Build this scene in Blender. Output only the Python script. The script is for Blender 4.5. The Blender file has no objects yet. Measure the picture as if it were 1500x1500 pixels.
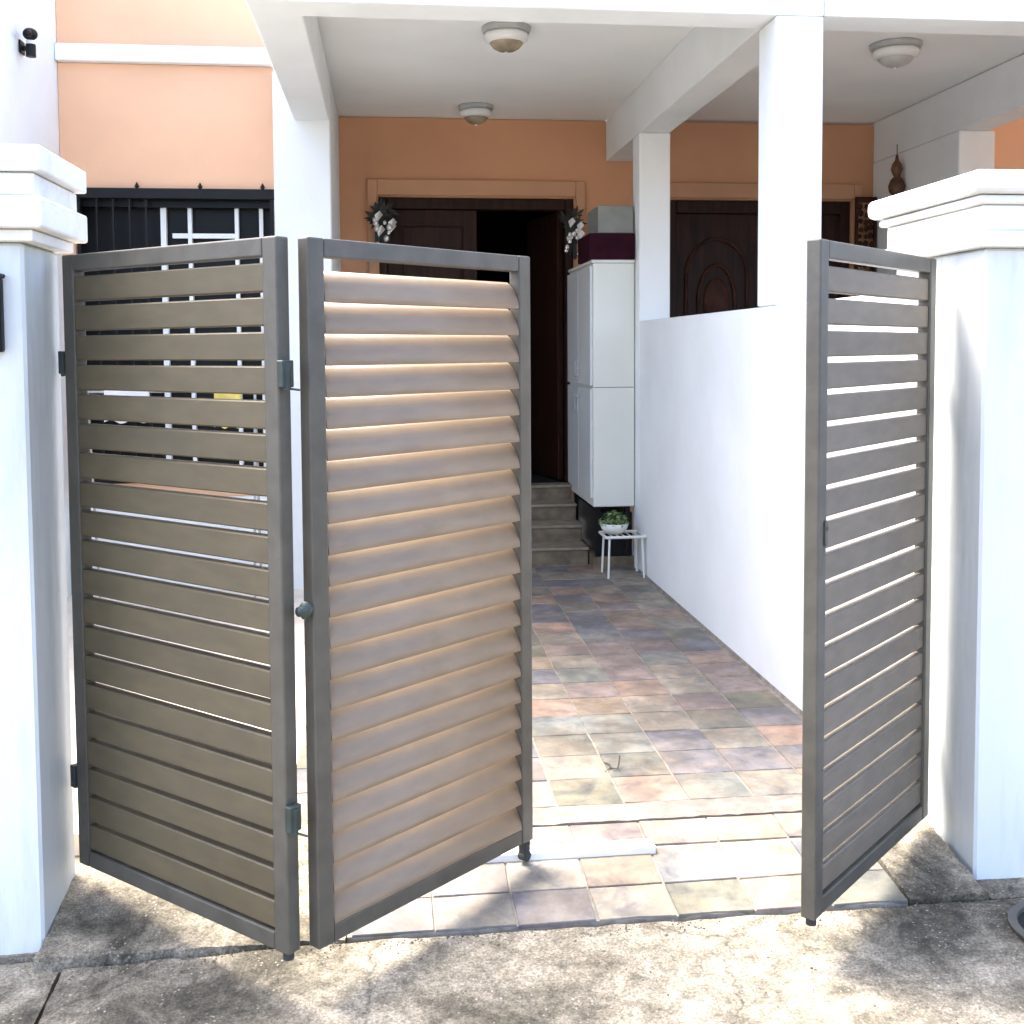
import bpy, bmesh, math, random
from mathutils import Vector, Matrix
random.seed(7)
R = math.radians
sc = bpy.context.scene
C = sc.collection

# ------------------------------------------------------------------ camera
cam_d = bpy.data.cameras.new('camera'); cam = bpy.data.objects.new('camera', cam_d); C.objects.link(cam)
yaw, pit, roll = R(6.46), R(3.26), R(-0.345)
fwd = Vector((math.sin(yaw)*math.cos(pit), math.cos(yaw)*math.cos(pit), -math.sin(pit)))
rgt = Vector((math.cos(yaw), -math.sin(yaw), 0)); up = rgt.cross(fwd)
r2 = rgt*math.cos(roll) + up*math.sin(roll); u2 = -rgt*math.sin(roll) + up*math.cos(roll)
m = Matrix((r2, u2, -fwd)).transposed().to_4x4(); m.translation = (0, 0, 1.64)
cam.matrix_world = m
cam_d.sensor_width = 36; cam_d.lens = 36*1625/1500
cam_d.shift_x = -2/1500; cam_d.shift_y = -146/1500
cam_d.clip_end = 600; cam_d.clip_start = 0.05
sc.camera = cam

# ------------------------------------------------------------------ light
w = bpy.data.worlds.new('World'); sc.world = w; w.use_nodes = True
nt = w.node_tree; nt.nodes.clear()
sky = nt.nodes.new('ShaderNodeTexSky'); sky.sky_type = 'NISHITA'; sky.sun_disc = False
SUN = Vector((-0.36, 0.31, 0.88)).normalized()          # towards the sun
el = math.asin(SUN.z); az = math.atan2(SUN.x, SUN.y)
sky.sun_elevation = el; sky.sun_rotation = az; sky.dust_density = 4.0; sky.air_density = 0.65; sky.ozone_density = 0.5
bg = nt.nodes.new('ShaderNodeBackground'); bg.inputs[1].default_value = 0.15
out = nt.nodes.new('ShaderNodeOutputWorld')
nt.links.new(sky.outputs[0], bg.inputs[0]); nt.links.new(bg.outputs[0], out.inputs[0])
sd = bpy.data.lights.new('sun', 'SUN'); sd.energy = 1.4; sd.angle = R(24); sd.color = (1, 0.95, 0.87)
so = bpy.data.objects.new('sun', sd); C.objects.link(so); so.rotation_euler = SUN.to_track_quat('Z', 'Y').to_euler()
sc.view_settings.view_transform = 'Standard'; sc.view_settings.look = 'None'
sc.view_settings.gamma = 1; sc.view_settings.exposure = 3.0
sc.render.engine = 'CYCLES'
sc.cycles.max_bounces = 10; sc.cycles.diffuse_bounces = 6

# ------------------------------------------------------------------ helpers
def tag(o, label=None, cat=None, group=None, kind=None):
    if label: o['label'] = label
    if cat: o['category'] = cat
    if group: o['group'] = group
    if kind: o['kind'] = kind
    return o
def empty(name, loc, rz=0, **k):
    o = bpy.data.objects.new(name, None); C.objects.link(o); o.location = loc; o.rotation_euler = (0, 0, rz)
    o.empty_display_size = .1
    return tag(o, **k)
def mesh_obj(name, me, mat, parent=None, loc=None, rot=None, **k):
    o = bpy.data.objects.new(name, me); C.objects.link(o)
    if mat and not me.materials: me.materials.append(mat)
    if parent: o.parent = parent
    if loc: o.location = loc
    if rot: o.rotation_euler = rot
    return tag(o, **k)
def finish(bm, name, mat, parent=None, smooth=False, **k):
    bmesh.ops.recalc_face_normals(bm, faces=bm.faces)
    me = bpy.data.meshes.new(name); bm.to_mesh(me); bm.free()
    if smooth:
        for p in me.polygons: p.use_smooth = True
    return mesh_obj(name, me, mat, parent, **k)
def bx(bm, x0, x1, y0, y1, z0, z1, bev=0.0, seg=1, M=None):
    vs = [bm.verts.new((x, y, z)) for x in (x0, x1) for y in (y0, y1) for z in (z0, z1)]
    f = [(0,1,3,2), (4,6,7,5), (0,4,5,1), (2,3,7,6), (0,2,6,4), (1,5,7,3)]
    fs = [bm.faces.new([vs[i] for i in q]) for q in f]
    geo = vs
    if bev > 0:
        es = list({e for q in fs for e in q.edges})
        r = bmesh.ops.bevel(bm, geom=es, offset=bev, segments=seg, affect='EDGES', profile=.5)
        geo = list({v for q in r['faces'] for v in q.verts} | {v for q in fs if q.is_valid for v in q.verts})
    if M is not None: bmesh.ops.transform(bm, matrix=M, verts=geo)
    return geo
def box(name, mat, parent, x0, x1, y0, y1, z0, z1, bev=0.0, seg=1, **k):
    bm = bmesh.new(); bx(bm, x0, x1, y0, y1, z0, z1, bev, seg); return finish(bm, name, mat, parent, **k)
def cyl(bm, p, q, r0, r1=None, n=12, caps=True):
    p, q = Vector(p), Vector(q); r1 = r0 if r1 is None else r1
    d = (q-p).normalized(); a = d.orthogonal().normalized(); b = d.cross(a)
    A = [bm.verts.new(p+(a*math.cos(t)+b*math.sin(t))*r0) for t in [2*math.pi*i/n for i in range(n)]]
    B = [bm.verts.new(q+(a*math.cos(t)+b*math.sin(t))*r1) for t in [2*math.pi*i/n for i in range(n)]]
    for i in range(n): bm.faces.new((A[i], A[(i+1)%n], B[(i+1)%n], B[i]))
    if caps: bm.faces.new(A[::-1]); bm.faces.new(B)
def lathe(bm, prof, c=(0,0,0), n=32):
    rings = []
    for r, z in prof:
        if r < 1e-5: rings.append([bm.verts.new((c[0], c[1], c[2]+z))])
        else: rings.append([bm.verts.new((c[0]+r*math.cos(2*math.pi*i/n), c[1]+r*math.sin(2*math.pi*i/n), c[2]+z)) for i in range(n)])
    for a, b in zip(rings, rings[1:]):
        for i in range(n):
            j = (i+1) % n
            if len(a) == 1 and len(b) == 1: continue
            if len(a) == 1: bm.faces.new((a[0], b[i], b[j]))
            elif len(b) == 1: bm.faces.new((a[i], a[j], b[0]))
            else: bm.faces.new((a[i], a[j], b[j], b[i]))
def blob(bm, c, r, sub=2, sc3=(1,1,1), jit=0):
    g = bmesh.ops.create_icosphere(bm, subdivisions=sub, radius=r)
    for v in g['verts']:
        v.co = Vector((v.co.x*sc3[0], v.co.y*sc3[1], v.co.z*sc3[2]))*(1+random.uniform(-jit, jit)) + Vector(c)

# ------------------------------------------------------------------ materials
def mat(name, col, rough=.7, nscale=6, namt=.12, bump=.15, bscale=60, metal=0, spec=.5, col2=None, rnd=0.0, dirt=None, dscale=3.0, damt=0.0, dlo=.5, dhi=.7, stretch=(1,1,1)):
    m = bpy.data.materials.new(name); m.use_nodes = True; t = m.node_tree; n = t.nodes; L = t.links.new
    b = n['Principled BSDF']; b.inputs['Roughness'].default_value = rough; b.inputs['Metallic'].default_value = metal
    b.inputs['Specular IOR Level'].default_value = spec
    geo = n.new('ShaderNodeNewGeometry'); mp = n.new('ShaderNodeMapping'); mp.inputs['Scale'].default_value = stretch
    L(geo.outputs['Position'], mp.inputs['Vector'])
    nz = n.new('ShaderNodeTexNoise'); nz.inputs['Scale'].default_value = nscale; nz.inputs['Detail'].default_value = 6
    L(mp.outputs[0], nz.inputs['Vector'])
    mx = n.new('ShaderNodeMix'); mx.data_type = 'RGBA'
    c1 = tuple(c*(1-namt) for c in col); c2 = col2 or tuple(min(1, c*(1+namt)) for c in col)
    if col2: c1 = col
    mr = n.new('ShaderNodeMapRange'); mr.inputs[1].default_value = .35; mr.inputs[2].default_value = .65
    L(nz.outputs[0], mr.inputs[0]); L(mr.outputs[0], mx.inputs[0])
    mx.inputs[6].default_value = (*c1, 1); mx.inputs[7].default_value = (*c2, 1)
    last = mx.outputs[2]
    if dirt:
        dz = n.new('ShaderNodeTexNoise'); dz.inputs['Scale'].default_value = dscale; dz.inputs['Detail'].default_value = 8; dz.inputs['Roughness'].default_value = .65
        L(mp.outputs[0], dz.inputs['Vector'])
        dr = n.new('ShaderNodeMapRange'); dr.inputs[1].default_value = dlo; dr.inputs[2].default_value = dhi; dr.inputs[4].default_value = damt
        L(dz.outputs[0], dr.inputs[0])
        d2 = n.new('ShaderNodeMix'); d2.data_type = 'RGBA'; L(dr.outputs[0], d2.inputs[0]); L(last, d2.inputs[6]); d2.inputs[7].default_value = (*dirt, 1)
        last = d2.outputs[2]
    if rnd:
        oi = n.new('ShaderNodeObjectInfo'); hs = n.new('ShaderNodeHueSaturation')
        rr = n.new('ShaderNodeMapRange'); rr.inputs[3].default_value = 1-rnd; rr.inputs[4].default_value = 1+rnd
        L(oi.outputs['Random'], rr.inputs[0]); L(rr.outputs[0], hs.inputs['Value']); L(last, hs.inputs['Color']); last = hs.outputs[0]
    L(last, b.inputs['Base Color'])
    if bump:
        bz = n.new('ShaderNodeTexNoise'); bz.inputs['Scale'].default_value = bscale; bz.inputs['Detail'].default_value = 5
        L(mp.outputs[0], bz.inputs['Vector'])
        bp = n.new('ShaderNodeBump'); bp.inputs['Strength'].default_value = bump; bp.inputs['Distance'].default_value = .01
        L(bz.outputs[0], bp.inputs['Height']); L(bp.outputs[0], b.inputs['Normal'])
    return m
M = {}
M['white'] = mat('white_wall_paint', (.775, .80, .785), .75, 2.0, .03, .12, 45, dirt=(.62, .62, .57), dscale=1.6, damt=.35, dlo=.5, dhi=.8)
M['soffit'] = mat('ceiling_paint', (.85, .86, .83), .8, 1.2, .04, .06, 40)
M['pillar'] = mat('pillar_paint', (.66, .69, .68), .75, 2.5, .04, .2, 45, dirt=(.34, .37, .31), dscale=6, damt=.7, dlo=.47, dhi=.8, stretch=(1,1,.16))
M['cap'] = mat('coping_paint', (.80, .80, .77), .75, 3, .04, .2, 55, dirt=(.42, .42, .38), dscale=5, damt=.6, dlo=.52, dhi=.8)
M['orange'] = mat('orange_wall_paint', (.75, .45, .275), .8, 1.5, .05, .12, 45)
M['shaded_orange'] = mat('shaded_orange_paint', (.56, .29, .155), .8, 1.5, .06, .12, 45)  # deeper copy of the wall orange, porch shade put into the colour
M['trim'] = mat('orange_trim_paint', (.50, .27, .15), .7, 3, .05, .1, 50)
M['wood'] = mat('dark_red_wood', (.024, .008, .004), .55, 5, .35, .1, 40, spec=.2, stretch=(6,6,.6))
M['wood2'] = mat('carved_brown_wood', (.045, .014, .006), .6, 9, .4, .2, 60, spec=.2)
M['black'] = mat('black_metal', (.005, .005, .005), .5, 10, .2, .05, spec=.25)
M['glass_dark'] = mat('dark_window_glass', (.004, .0045, .005), .35, 3, .2, 0, spec=.15)
M['frame'] = mat('grey_gate_frame', (.074, .067, .052), .42, 14, .14, .06, 160, dirt=(.115, .105, .085), dscale=9, damt=.4)
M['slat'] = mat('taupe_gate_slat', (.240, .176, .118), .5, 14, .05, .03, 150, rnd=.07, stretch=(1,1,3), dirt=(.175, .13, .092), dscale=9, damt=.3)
M['slat_shaded'] = mat('shaded_gate_slat', (.090, .071, .037), .5, 10, .1, .05, 150, rnd=.06, stretch=(1,1,3), dirt=(.065, .055, .036), dscale=4, damt=.35)  # slat colour darkened: shade on the left leaf is painted in
M['slat_half_shaded'] = mat('half_shaded_gate_slat', (.15, .123, .092), .5, 10, .1, .05, 150, rnd=.06, stretch=(1,1,3), dirt=(.11, .09, .066), dscale=4, damt=.3)  # slat colour partly darkened, shade of the right leaf painted in
M['bracket'] = mat('dark_green_black_bracket', (.022, .035, .03), .5, 20, .3, .1)
M['steel'] = mat('worn_steel', (.42, .42, .40), .4, 30, .15, .05, metal=.7)
M['alu'] = mat('white_track_metal', (.8, .8, .8), .4, 12, .05, .05)
M['grout'] = mat('pale_grout', (.27, .24, .20), .9, 20, .25, .4, 120, dirt=(.16, .14, .12), dscale=6, damt=.8)
M['band'] = mat('pale_cement_strip', (.17, .15, .13), .85, 14, .1, .3, 100, dirt=(.36, .32, .28), dscale=9, damt=.6)
M['screed'] = mat('cream_yard_screed', (.70, .64, .54), .85, 4, .1, .2, 80)
M['cabinet'] = mat('cream_cabinet_laminate', (.68, .68, .60), .45, 2, .02, 0)
M['cab_door'] = mat('pale_grey_cabinet_door', (.60, .61, .59), .4, 2, .02, 0)
M['maroon'] = mat('maroon_box', (.026, .004, .010), .8, 10, .2, .05, spec=.1)
M['greybox'] = mat('grey_box', (.20, .205, .185), .6, 8, .1, .05)
M['soil'] = mat('potting_soil', (.03, .02, .015), .95, 30, .4, .5)
M['potw'] = mat('white_pot_enamel', (.75, .75, .68), .4, 10, .05, 0)
M['silver'] = mat('silver_bell', (.75, .75, .74), .22, 10, .05, 0, metal=.85)
M['ribbon'] = mat('dark_foliage_ribbon', (.016, .018, .015), .55, 20, .4, .1, rnd=.2)
M['stepm'] = mat('brown_stone_step', (.17, .13, .08), .65, 10, .3, .25, 60, dirt=(.07, .06, .04), dscale=6, damt=.6)
M['nosing'] = mat('step_nosing', (.26, .21, .145), .6, 12, .2, .2, 80)
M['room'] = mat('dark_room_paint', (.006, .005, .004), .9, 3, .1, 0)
M['lampwhite'] = mat('lamp_white_plastic', (.72, .72, .68), .45, 10, .03, 0)
M['greydome'] = mat('frosted_lamp_glass', (.45, .45, .42), .3, 12, .1, .05)
M['lampring'] = mat('lamp_grey_ring', (.36, .37, .36), .4, 10, .1, 0)
M['amber'] = mat('amber_lamp_glass', (.30, .24, .16), .25, 12, .25, .1)
M['twig'] = mat('dry_twig_bark', (.06, .045, .03), .9, 40, .3, .3)
M['rubber'] = mat('dark_gate_foot', (.03, .03, .03), .8, 10, .2, .1)
M['cloth_w'] = mat('white_cloth', (.72, .69, .66), .9, 10, .05, .2)
M['cloth_y'] = mat('yellow_cloth', (.62, .50, .12), .9, 10, .1, .2)

def mat_leaf():
    m = bpy.data.materials.new('plant_leaf'); m.use_nodes = True; n = m.node_tree.nodes; L = m.node_tree.links.new
    b = n['Principled BSDF']; b.inputs['Roughness'].default_value = .5
    g = n.new('ShaderNodeNewGeometry'); r = n.new('ShaderNodeValToRGB')
    r.color_ramp.elements[0].color = (.05, .11, .025, 1); r.color_ramp.elements[1].color = (.22, .32, .10, 1)
    L(g.outputs['Random Per Island'], r.inputs[0]); L(r.outputs[0], b.inputs['Base Color']); return m
M['leaf'] = mat_leaf()

def mat_slate():
    m = bpy.data.materials.new('slate_tile'); m.use_nodes = True; t = m.node_tree; n = t.nodes; L = t.links.new
    b = n['Principled BSDF']
    oi = n.new('ShaderNodeObjectInfo'); tc = n.new('ShaderNodeTexCoord')
    sc_ = n.new('ShaderNodeVectorMath'); sc_.operation = 'SCALE'; sc_.inputs[3].default_value = 37.0
    cmb = n.new('ShaderNodeCombineXYZ'); L(oi.outputs['Random'], cmb.inputs[0]); L(oi.outputs['Random'], cmb.inputs[2]); L(cmb.outputs[0], sc_.inputs[0])
    ad = n.new('ShaderNodeVectorMath'); L(tc.outputs['Object'], ad.inputs[0]); L(sc_.outputs[0], ad.inputs[1])
    rp = n.new('ShaderNodeValToRGB'); rp.color_ramp.interpolation = 'CONSTANT'
    cols = [tuple(.74*(.66*c_+.34*(sum(q_)/3)) for c_ in q_) for q_ in [(.20,.205,.155), (.33,.25,.18), (.22,.215,.26), (.37,.26,.215), (.21,.23,.25), (.34,.30,.24), (.18,.19,.25), (.30,.285,.25),
            (.42,.27,.215), (.22,.25,.25), (.36,.31,.26), (.19,.205,.18), (.31,.24,.24), (.38,.35,.29)]]
    e = rp.color_ramp.elements; e[0].color = (*cols[0], 1); e[0].position = 0; e[1].color = (*cols[1], 1); e[1].position = 1/len(cols)
    for i, c in enumerate(cols[2:], 2): q = e.new(i/len(cols)); q.color = (*c, 1)
    L(oi.outputs['Random'], rp.inputs[0])
    nz = n.new('ShaderNodeTexNoise'); nz.inputs['Scale'].default_value = 9; nz.inputs['Detail'].default_value = 8; nz.inputs['Roughness'].default_value = .65; nz.inputs['Distortion'].default_value = .8
    L(ad.outputs[0], nz.inputs['Vector'])
    r2_ = n.new('ShaderNodeValToRGB'); ee = r2_.color_ramp.elements
    ee[0].position = .32; ee[0].color = (.34,.32,.37,1); ee[1].position = .68; ee[1].color = (.85,.70,.55,1); q = ee.new(.5); q.color = (.62,.60,.55,1)
    L(nz.outputs[0], r2_.inputs[0])
    mx = n.new('ShaderNodeMix'); mx.data_type = 'RGBA'; mx.blend_type = 'OVERLAY'; mx.inputs[0].default_value = .85
    L(rp.outputs[0], mx.inputs[6]); L(r2_.outputs[0], mx.inputs[7])
    nz3 = n.new('ShaderNodeTexNoise'); nz3.inputs['Scale'].default_value = 3.2; nz3.inputs['Detail'].default_value = 7; L(ad.outputs[0], nz3.inputs['Vector'])
    mr3 = n.new('ShaderNodeMapRange'); mr3.inputs[1].default_value = .52; mr3.inputs[2].default_value = .62; mr3.inputs[4].default_value = .55; L(nz3.outputs[0], mr3.inputs[0])
    mx3 = n.new('ShaderNodeMix'); mx3.data_type = 'RGBA'; L(mr3.outputs[0], mx3.inputs[0]); L(mx.outputs[2], mx3.inputs[6]); mx3.inputs[7].default_value = (.25,.205,.16,1)
    gp = n.new('ShaderNodeNewGeometry'); nw = n.new('ShaderNodeTexNoise'); nw.inputs['Scale'].default_value = 5; nw.inputs['Detail'].default_value = 9; nw.inputs['Roughness'].default_value = .7; L(gp.outputs['Position'], nw.inputs['Vector'])
    mw = n.new('ShaderNodeMapRange'); mw.inputs[1].default_value = .42; mw.inputs[2].default_value = .68; mw.inputs[3].default_value = .72; mw.inputs[4].default_value = 1.45; L(nw.outputs[0], mw.inputs[0])
    vm = n.new('ShaderNodeVectorMath'); vm.operation = 'SCALE'; L(mx3.outputs[2], vm.inputs[0]); L(mw.outputs[0], vm.inputs[3])
    wm = n.new('ShaderNodeVectorMath'); wm.operation = 'MULTIPLY'; wm.inputs[1].default_value = (.80, .79, .765); L(vm.outputs[0], wm.inputs[0]); L(wm.outputs[0], b.inputs['Base Color'])
    rr = n.new('ShaderNodeMapRange'); rr.inputs[3].default_value = .42; rr.inputs[4].default_value = .75; L(nz.outputs[0], rr.inputs[0]); L(rr.outputs[0], b.inputs['Roughness'])
    bp = n.new('ShaderNodeBump'); bp.inputs['Strength'].default_value = .5; bp.inputs['Distance'].default_value = .008; L(nz.outputs[0], bp.inputs['Height']); L(bp.outputs[0], b.inputs['Normal'])
    return m
M['slate'] = mat_slate()

def mat_concrete(name, stain):
    m = bpy.data.materials.new(name); m.use_nodes = True; t = m.node_tree; n = t.nodes; L = t.links.new
    b = n['Principled BSDF']; b.inputs['Roughness'].default_value = .9
    g = n.new('ShaderNodeNewGeometry')
    def noise(s, d=8, r=.6, dist=0):
        z = n.new('ShaderNodeTexNoise'); z.inputs['Scale'].default_value = s; z.inputs['Detail'].default_value = d; z.inputs['Roughness'].default_value = r; z.inputs['Distortion'].default_value = dist
        L(g.outputs['Position'], z.inputs['Vector']); return z
    base = n.new('ShaderNodeValToRGB'); e = base.color_ramp.elements
    e[0].position = .36; e[0].color = (.11,.095,.067,1); e[1].position = .62; e[1].color = (.37,.325,.245,1); q = e.new(.48); q.color = (.235,.205,.15,1)
    L(noise(11, 9, .72, .3).outputs[0], base.inputs[0])
    # mossy dark stains of their own shape, thickest where the slab meets the pillars
    sx = n.new('ShaderNodeSeparateXYZ'); L(g.outputs['Position'], sx.inputs[0])
    def blobmask(cx, cy, rad):
        v = n.new('ShaderNodeVectorMath'); v.operation = 'DISTANCE'; L(g.outputs['Position'], v.inputs[0]); v.inputs[1].default_value = (cx, cy, .03)
        r = n.new('ShaderNodeMapRange'); r.inputs[1].default_value = rad; r.inputs[2].default_value = 0; r.inputs[3].default_value = 0; r.inputs[4].default_value = .34; L(v.outputs['Value'], r.inputs[0]); return r.outputs[0]
    tot = None
    for c in [(-1.0, 2.6, .75), (-.55, 2.72, .55), (-.7, 3.1, .4), (1.5, 2.95, .6), (1.75, 2.55, .5), (1.35, 3.1, .35), (.3, 2.45, .45), (-.6, 2.35, .8), (.75, 2.3, .35), (1.2, 2.2, .5), (-.3, 2.85, .3)]:
        o = blobmask(*c)
        if tot is None: tot = o
        else:
            a = n.new('ShaderNodeMath'); a.operation = 'MAXIMUM'; L(tot, a.inputs[0]); L(o, a.inputs[1]); tot = a.outputs[0]
    ad = n.new('ShaderNodeMath'); L(tot, ad.inputs[0]); L(noise(4.5, 10, .7, .6).outputs[0], ad.inputs[1])
    mr = n.new('ShaderNodeMapRange'); mr.inputs[1].default_value = .60; mr.inputs[2].default_value = .82; mr.inputs[4].default_value = stain; L(ad.outputs[0], mr.inputs[0])
    sr = n.new('ShaderNodeValToRGB'); ee = sr.color_ramp.elements; ee[0].position=.4; ee[0].color = (.028,.025,.016,1); ee[1].position=.66; ee[1].color = (.12,.105,.07,1)
    L(noise(26, 6, .75).outputs[0], sr.inputs[0])
    mx = n.new('ShaderNodeMix'); mx.data_type = 'RGBA'; L(mr.outputs[0], mx.inputs[0]); L(base.outputs[0], mx.inputs[6]); L(sr.outputs[0], mx.inputs[7])
    vo = n.new('ShaderNodeTexVoronoi'); vo.inputs['Scale'].default_value = 70; L(g.outputs['Position'], vo.inputs['Vector'])
    vr = n.new('ShaderNodeMapRange'); vr.inputs[1].default_value = .28; vr.inputs[2].default_value = .12; vr.inputs[3].default_value = 0; vr.inputs[4].default_value = .55; L(vo.outputs['Distance'], vr.inputs[0])
    m4 = n.new('ShaderNodeMath'); m4.operation = 'MULTIPLY'; L(vr.outputs[0], m4.inputs[0])
    g5 = n.new('ShaderNodeMapRange'); g5.inputs[1].default_value = .5; g5.inputs[2].default_value = .6; L(noise(14).outputs[0], g5.inputs[0]); L(g5.outputs[0], m4.inputs[1])
    mx2 = n.new('ShaderNodeMix'); mx2.data_type = 'RGBA'; L(m4.outputs[0], mx2.inputs[0]); L(mx.outputs[2], mx2.inputs[6]); mx2.inputs[7].default_value = (.55,.50,.42,1)
    ag = noise(130, 4, .8); ar = n.new('ShaderNodeMapRange'); ar.inputs[1].default_value = .38; ar.inputs[2].default_value = .64; ar.inputs[3].default_value = .55; ar.inputs[4].default_value = 1.5; L(ag.outputs[0], ar.inputs[0])
    vs_ = n.new('ShaderNodeVectorMath'); vs_.operation = 'SCALE'; L(mx2.outputs[2], vs_.inputs[0]); L(ar.outputs[0], vs_.inputs[3])
    ck = n.new('ShaderNodeTexVoronoi'); ck.feature = 'DISTANCE_TO_EDGE'; ck.inputs['Scale'].default_value = .9
    wn = noise(5, 6, .6); wv = n.new('ShaderNodeVectorMath'); wv.operation = 'SCALE'; wv.inputs[3].default_value = .22; L(wn.outputs['Color'], wv.inputs[0])
    wa = n.new('ShaderNodeVectorMath'); L(g.outputs['Position'], wa.inputs[0]); L(wv.outputs[0], wa.inputs[1]); L(wa.outputs[0], ck.inputs['Vector'])
    cr = n.new('ShaderNodeMapRange'); cr.inputs[1].default_value = .002; cr.inputs[2].default_value = .006; cr.inputs[3].default_value = .6; cr.inputs[4].default_value = 1; L(ck.outputs['Distance'], cr.inputs[0])
    vc = n.new('ShaderNodeVectorMath'); vc.operation = 'SCALE'; L(vs_.outputs[0], vc.inputs[0]); L(cr.outputs[0], vc.inputs[3])
    L(vc.outputs[0], b.inputs['Base Color'])
    bz = noise(90, 8, .75); bp = n.new('ShaderNodeBump'); bp.inputs['Strength'].default_value = .6; bp.inputs['Distance'].default_value = .01; L(bz.outputs[0], bp.inputs['Height']); L(bp.outputs[0], b.inputs['Normal'])
    return m
M['concrete'] = mat_concrete('weathered_concrete', .92)
M['ground'] = mat('asphalt_ground', (.07, .07, .068), .9, 8, .2, .3, 90)

# ------------------------------------------------------------------ setting: ground, apron, floors
box('ground', M['ground'], None, -150, 150, -150, 150, -.6, -.30, kind='structure')
def slab(name, pts_fn, x0, x1, y0, y1, nx, ny, zf, mt, parent=None, thick=.25, edge=.004, **k):
    """rough slab: subdivided top following zf(x,y), skirts below"""
    bm = bmesh.new(); g = []
    for j in range(ny+1):
        row = []
        for i in range(nx+1):
            x = x0+(x1-x0)*i/nx; y = y0+(y1-y0)*j/ny
            e = 0
            if i in (0, nx): x += random.uniform(-edge, edge)
            if j in (0, ny): y += random.uniform(-edge, edge)
            row.append(bm.verts.new((x, y, zf(x, y)+random.uniform(-.0022, .0022))))
        g.append(row)
    for j in range(ny):
        for i in range(nx): bm.faces.new((g[j][i], g[j][i+1], g[j+1][i+1], g[j+1][i]))
    ring = g[0] + [r[-1] for r in g[1:]] + g[-1][-2::-1] + [r[0] for r in g[-2:0:-1]]
    low = [bm.verts.new((v.co.x, v.co.y, v.co.z-thick)) for v in ring]
    for i in range(len(ring)):
        j = (i+1) % len(ring); bm.faces.new((ring[i], low[i], low[j], ring[j]))
    return finish(bm, name, mt, parent, smooth=False, **k)
def apz(x, y): return .052 - .05*(2.93-y) - max(0, -.2-x)*.035
apron = empty('driveway_apron', (0, 0, 0), kind='structure')
slab('concrete_slab', None, -.862, 4.5, .2, 2.925, 110, 60, apz, M['concrete'], apron)
slab('concrete_slab', None, -4.5, -.876, .2, 3.0, 60, 50, lambda x, y: apz(x, y)-.012, M['concrete'], apron)
# sloped concrete shoulders beside the tiled ramp, up to the pillars
slab('concrete_slab', None, -.934, -.13, 2.938, 3.62, 26, 24, lambda x, y: .055+.06*min(1, (y-2.94)/.5), M['concrete'], apron)
slab('concrete_slab', None, 1.466, 1.70, 2.938, 3.50, 20, 24, lambda x, y: .058+.06*min(1, (y-2.94)/.4)+.02*(x-1.23), M['concrete'], apron)
slab('concrete_slab', None, 1.71, 4.5, 2.94, 4.7, 30, 24, lambda x, y: .05, M['concrete'], apron)
slab('concrete_slab', None, -4.5, -.93, 3.008, 3.6, 30, 10, lambda x, y: .03, M['concrete'], apron)

# tiled porch floor
floor = empty('tiled_floor', (0, 0, 0), kind='structure')
TS = .2256
box('grout_bed', M['grout'], floor, -.345, 1.70, 3.50, 7.70, -.1, .110)
bmg = bmesh.new()
q = [bmg.verts.new(v) for v in [(-.128,2.945,.0555),(1.462,2.945,.0555),(1.462,3.44,.1075),(-.128,3.44,.1075),(-.128,2.945,-.1),(1.462,2.945,-.1),(1.462,3.44,-.1),(-.128,3.44,-.1)]]
for f in [(0,1,2,3),(0,4,5,1),(1,5,6,2),(2,6,7,3),(3,7,4,0)]: bmg.faces.new([q[i] for i in f])
finish(bmg, 'grout_bed', M['grout'], floor)
def tile_mesh(name, w_, d_, t=.010):
    bm = bmesh.new(); w2, d2 = w_/2, d_/2
    # irregular clipped outline, chamfered
    base = []
    for (a, b_) in ((-w2,-d2),(0,-d2),(w2,-d2),(w2,0),(w2,d2),(0,d2),(-w2,d2),(-w2,0)):
        base.append((a+random.uniform(-.0022,.0022), b_+random.uniform(-.0022,.0022)))
    lo = [bm.verts.new((x, y, -.003)) for x, y in base]
    mi = [bm.verts.new((x, y, t-.003+random.uniform(-.0008,.0008))) for x, y in base]
    hi = [bm.verts.new((x*.982, y*.982, t+random.uniform(-.001,.001))) for x, y in base]
    ce = bm.verts.new((random.uniform(-.02,.02), random.uniform(-.02,.02), t+random.uniform(-.0012,.0008)))
    for A, B in ((lo, mi), (mi, hi)):
        for i in range(8): bm.faces.new((A[i], A[(i+1)%8], B[(i+1)%8], B[i]))
    for i in range(8): bm.faces.new((hi[i], hi[(i+1)%8], ce))
    bmesh.ops.recalc_face_normals(bm, faces=bm.faces)
    me = bpy.data.meshes.new(name); bm.to_mesh(me); bm.free(); me.materials.append(M['slate']); return me
TM = [tile_mesh('tile', TS-.006, TS-.006) for _ in range(8)]
X0 = .549
xs = [X0+TS*k for k in range(-4, 6)]
ny = int((7.68-3.585)/TS)
for j in range(ny+1):
    yc = 3.585+TS*(j+.5)
    if yc+TS/2 > 7.72: break
    for k in range(-4, 6):
        xc = X0+TS*(k+.5)
        if xc-TS/2 < -.37 or xc+TS/2 > 1.72:
            continue
        mesh_obj('tile', random.choice(TM), None, floor, (xc, yc, .104), (random.uniform(-.004,.004), random.uniform(-.004,.004), random.choice((0,1,2,3))*math.pi/2))
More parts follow.
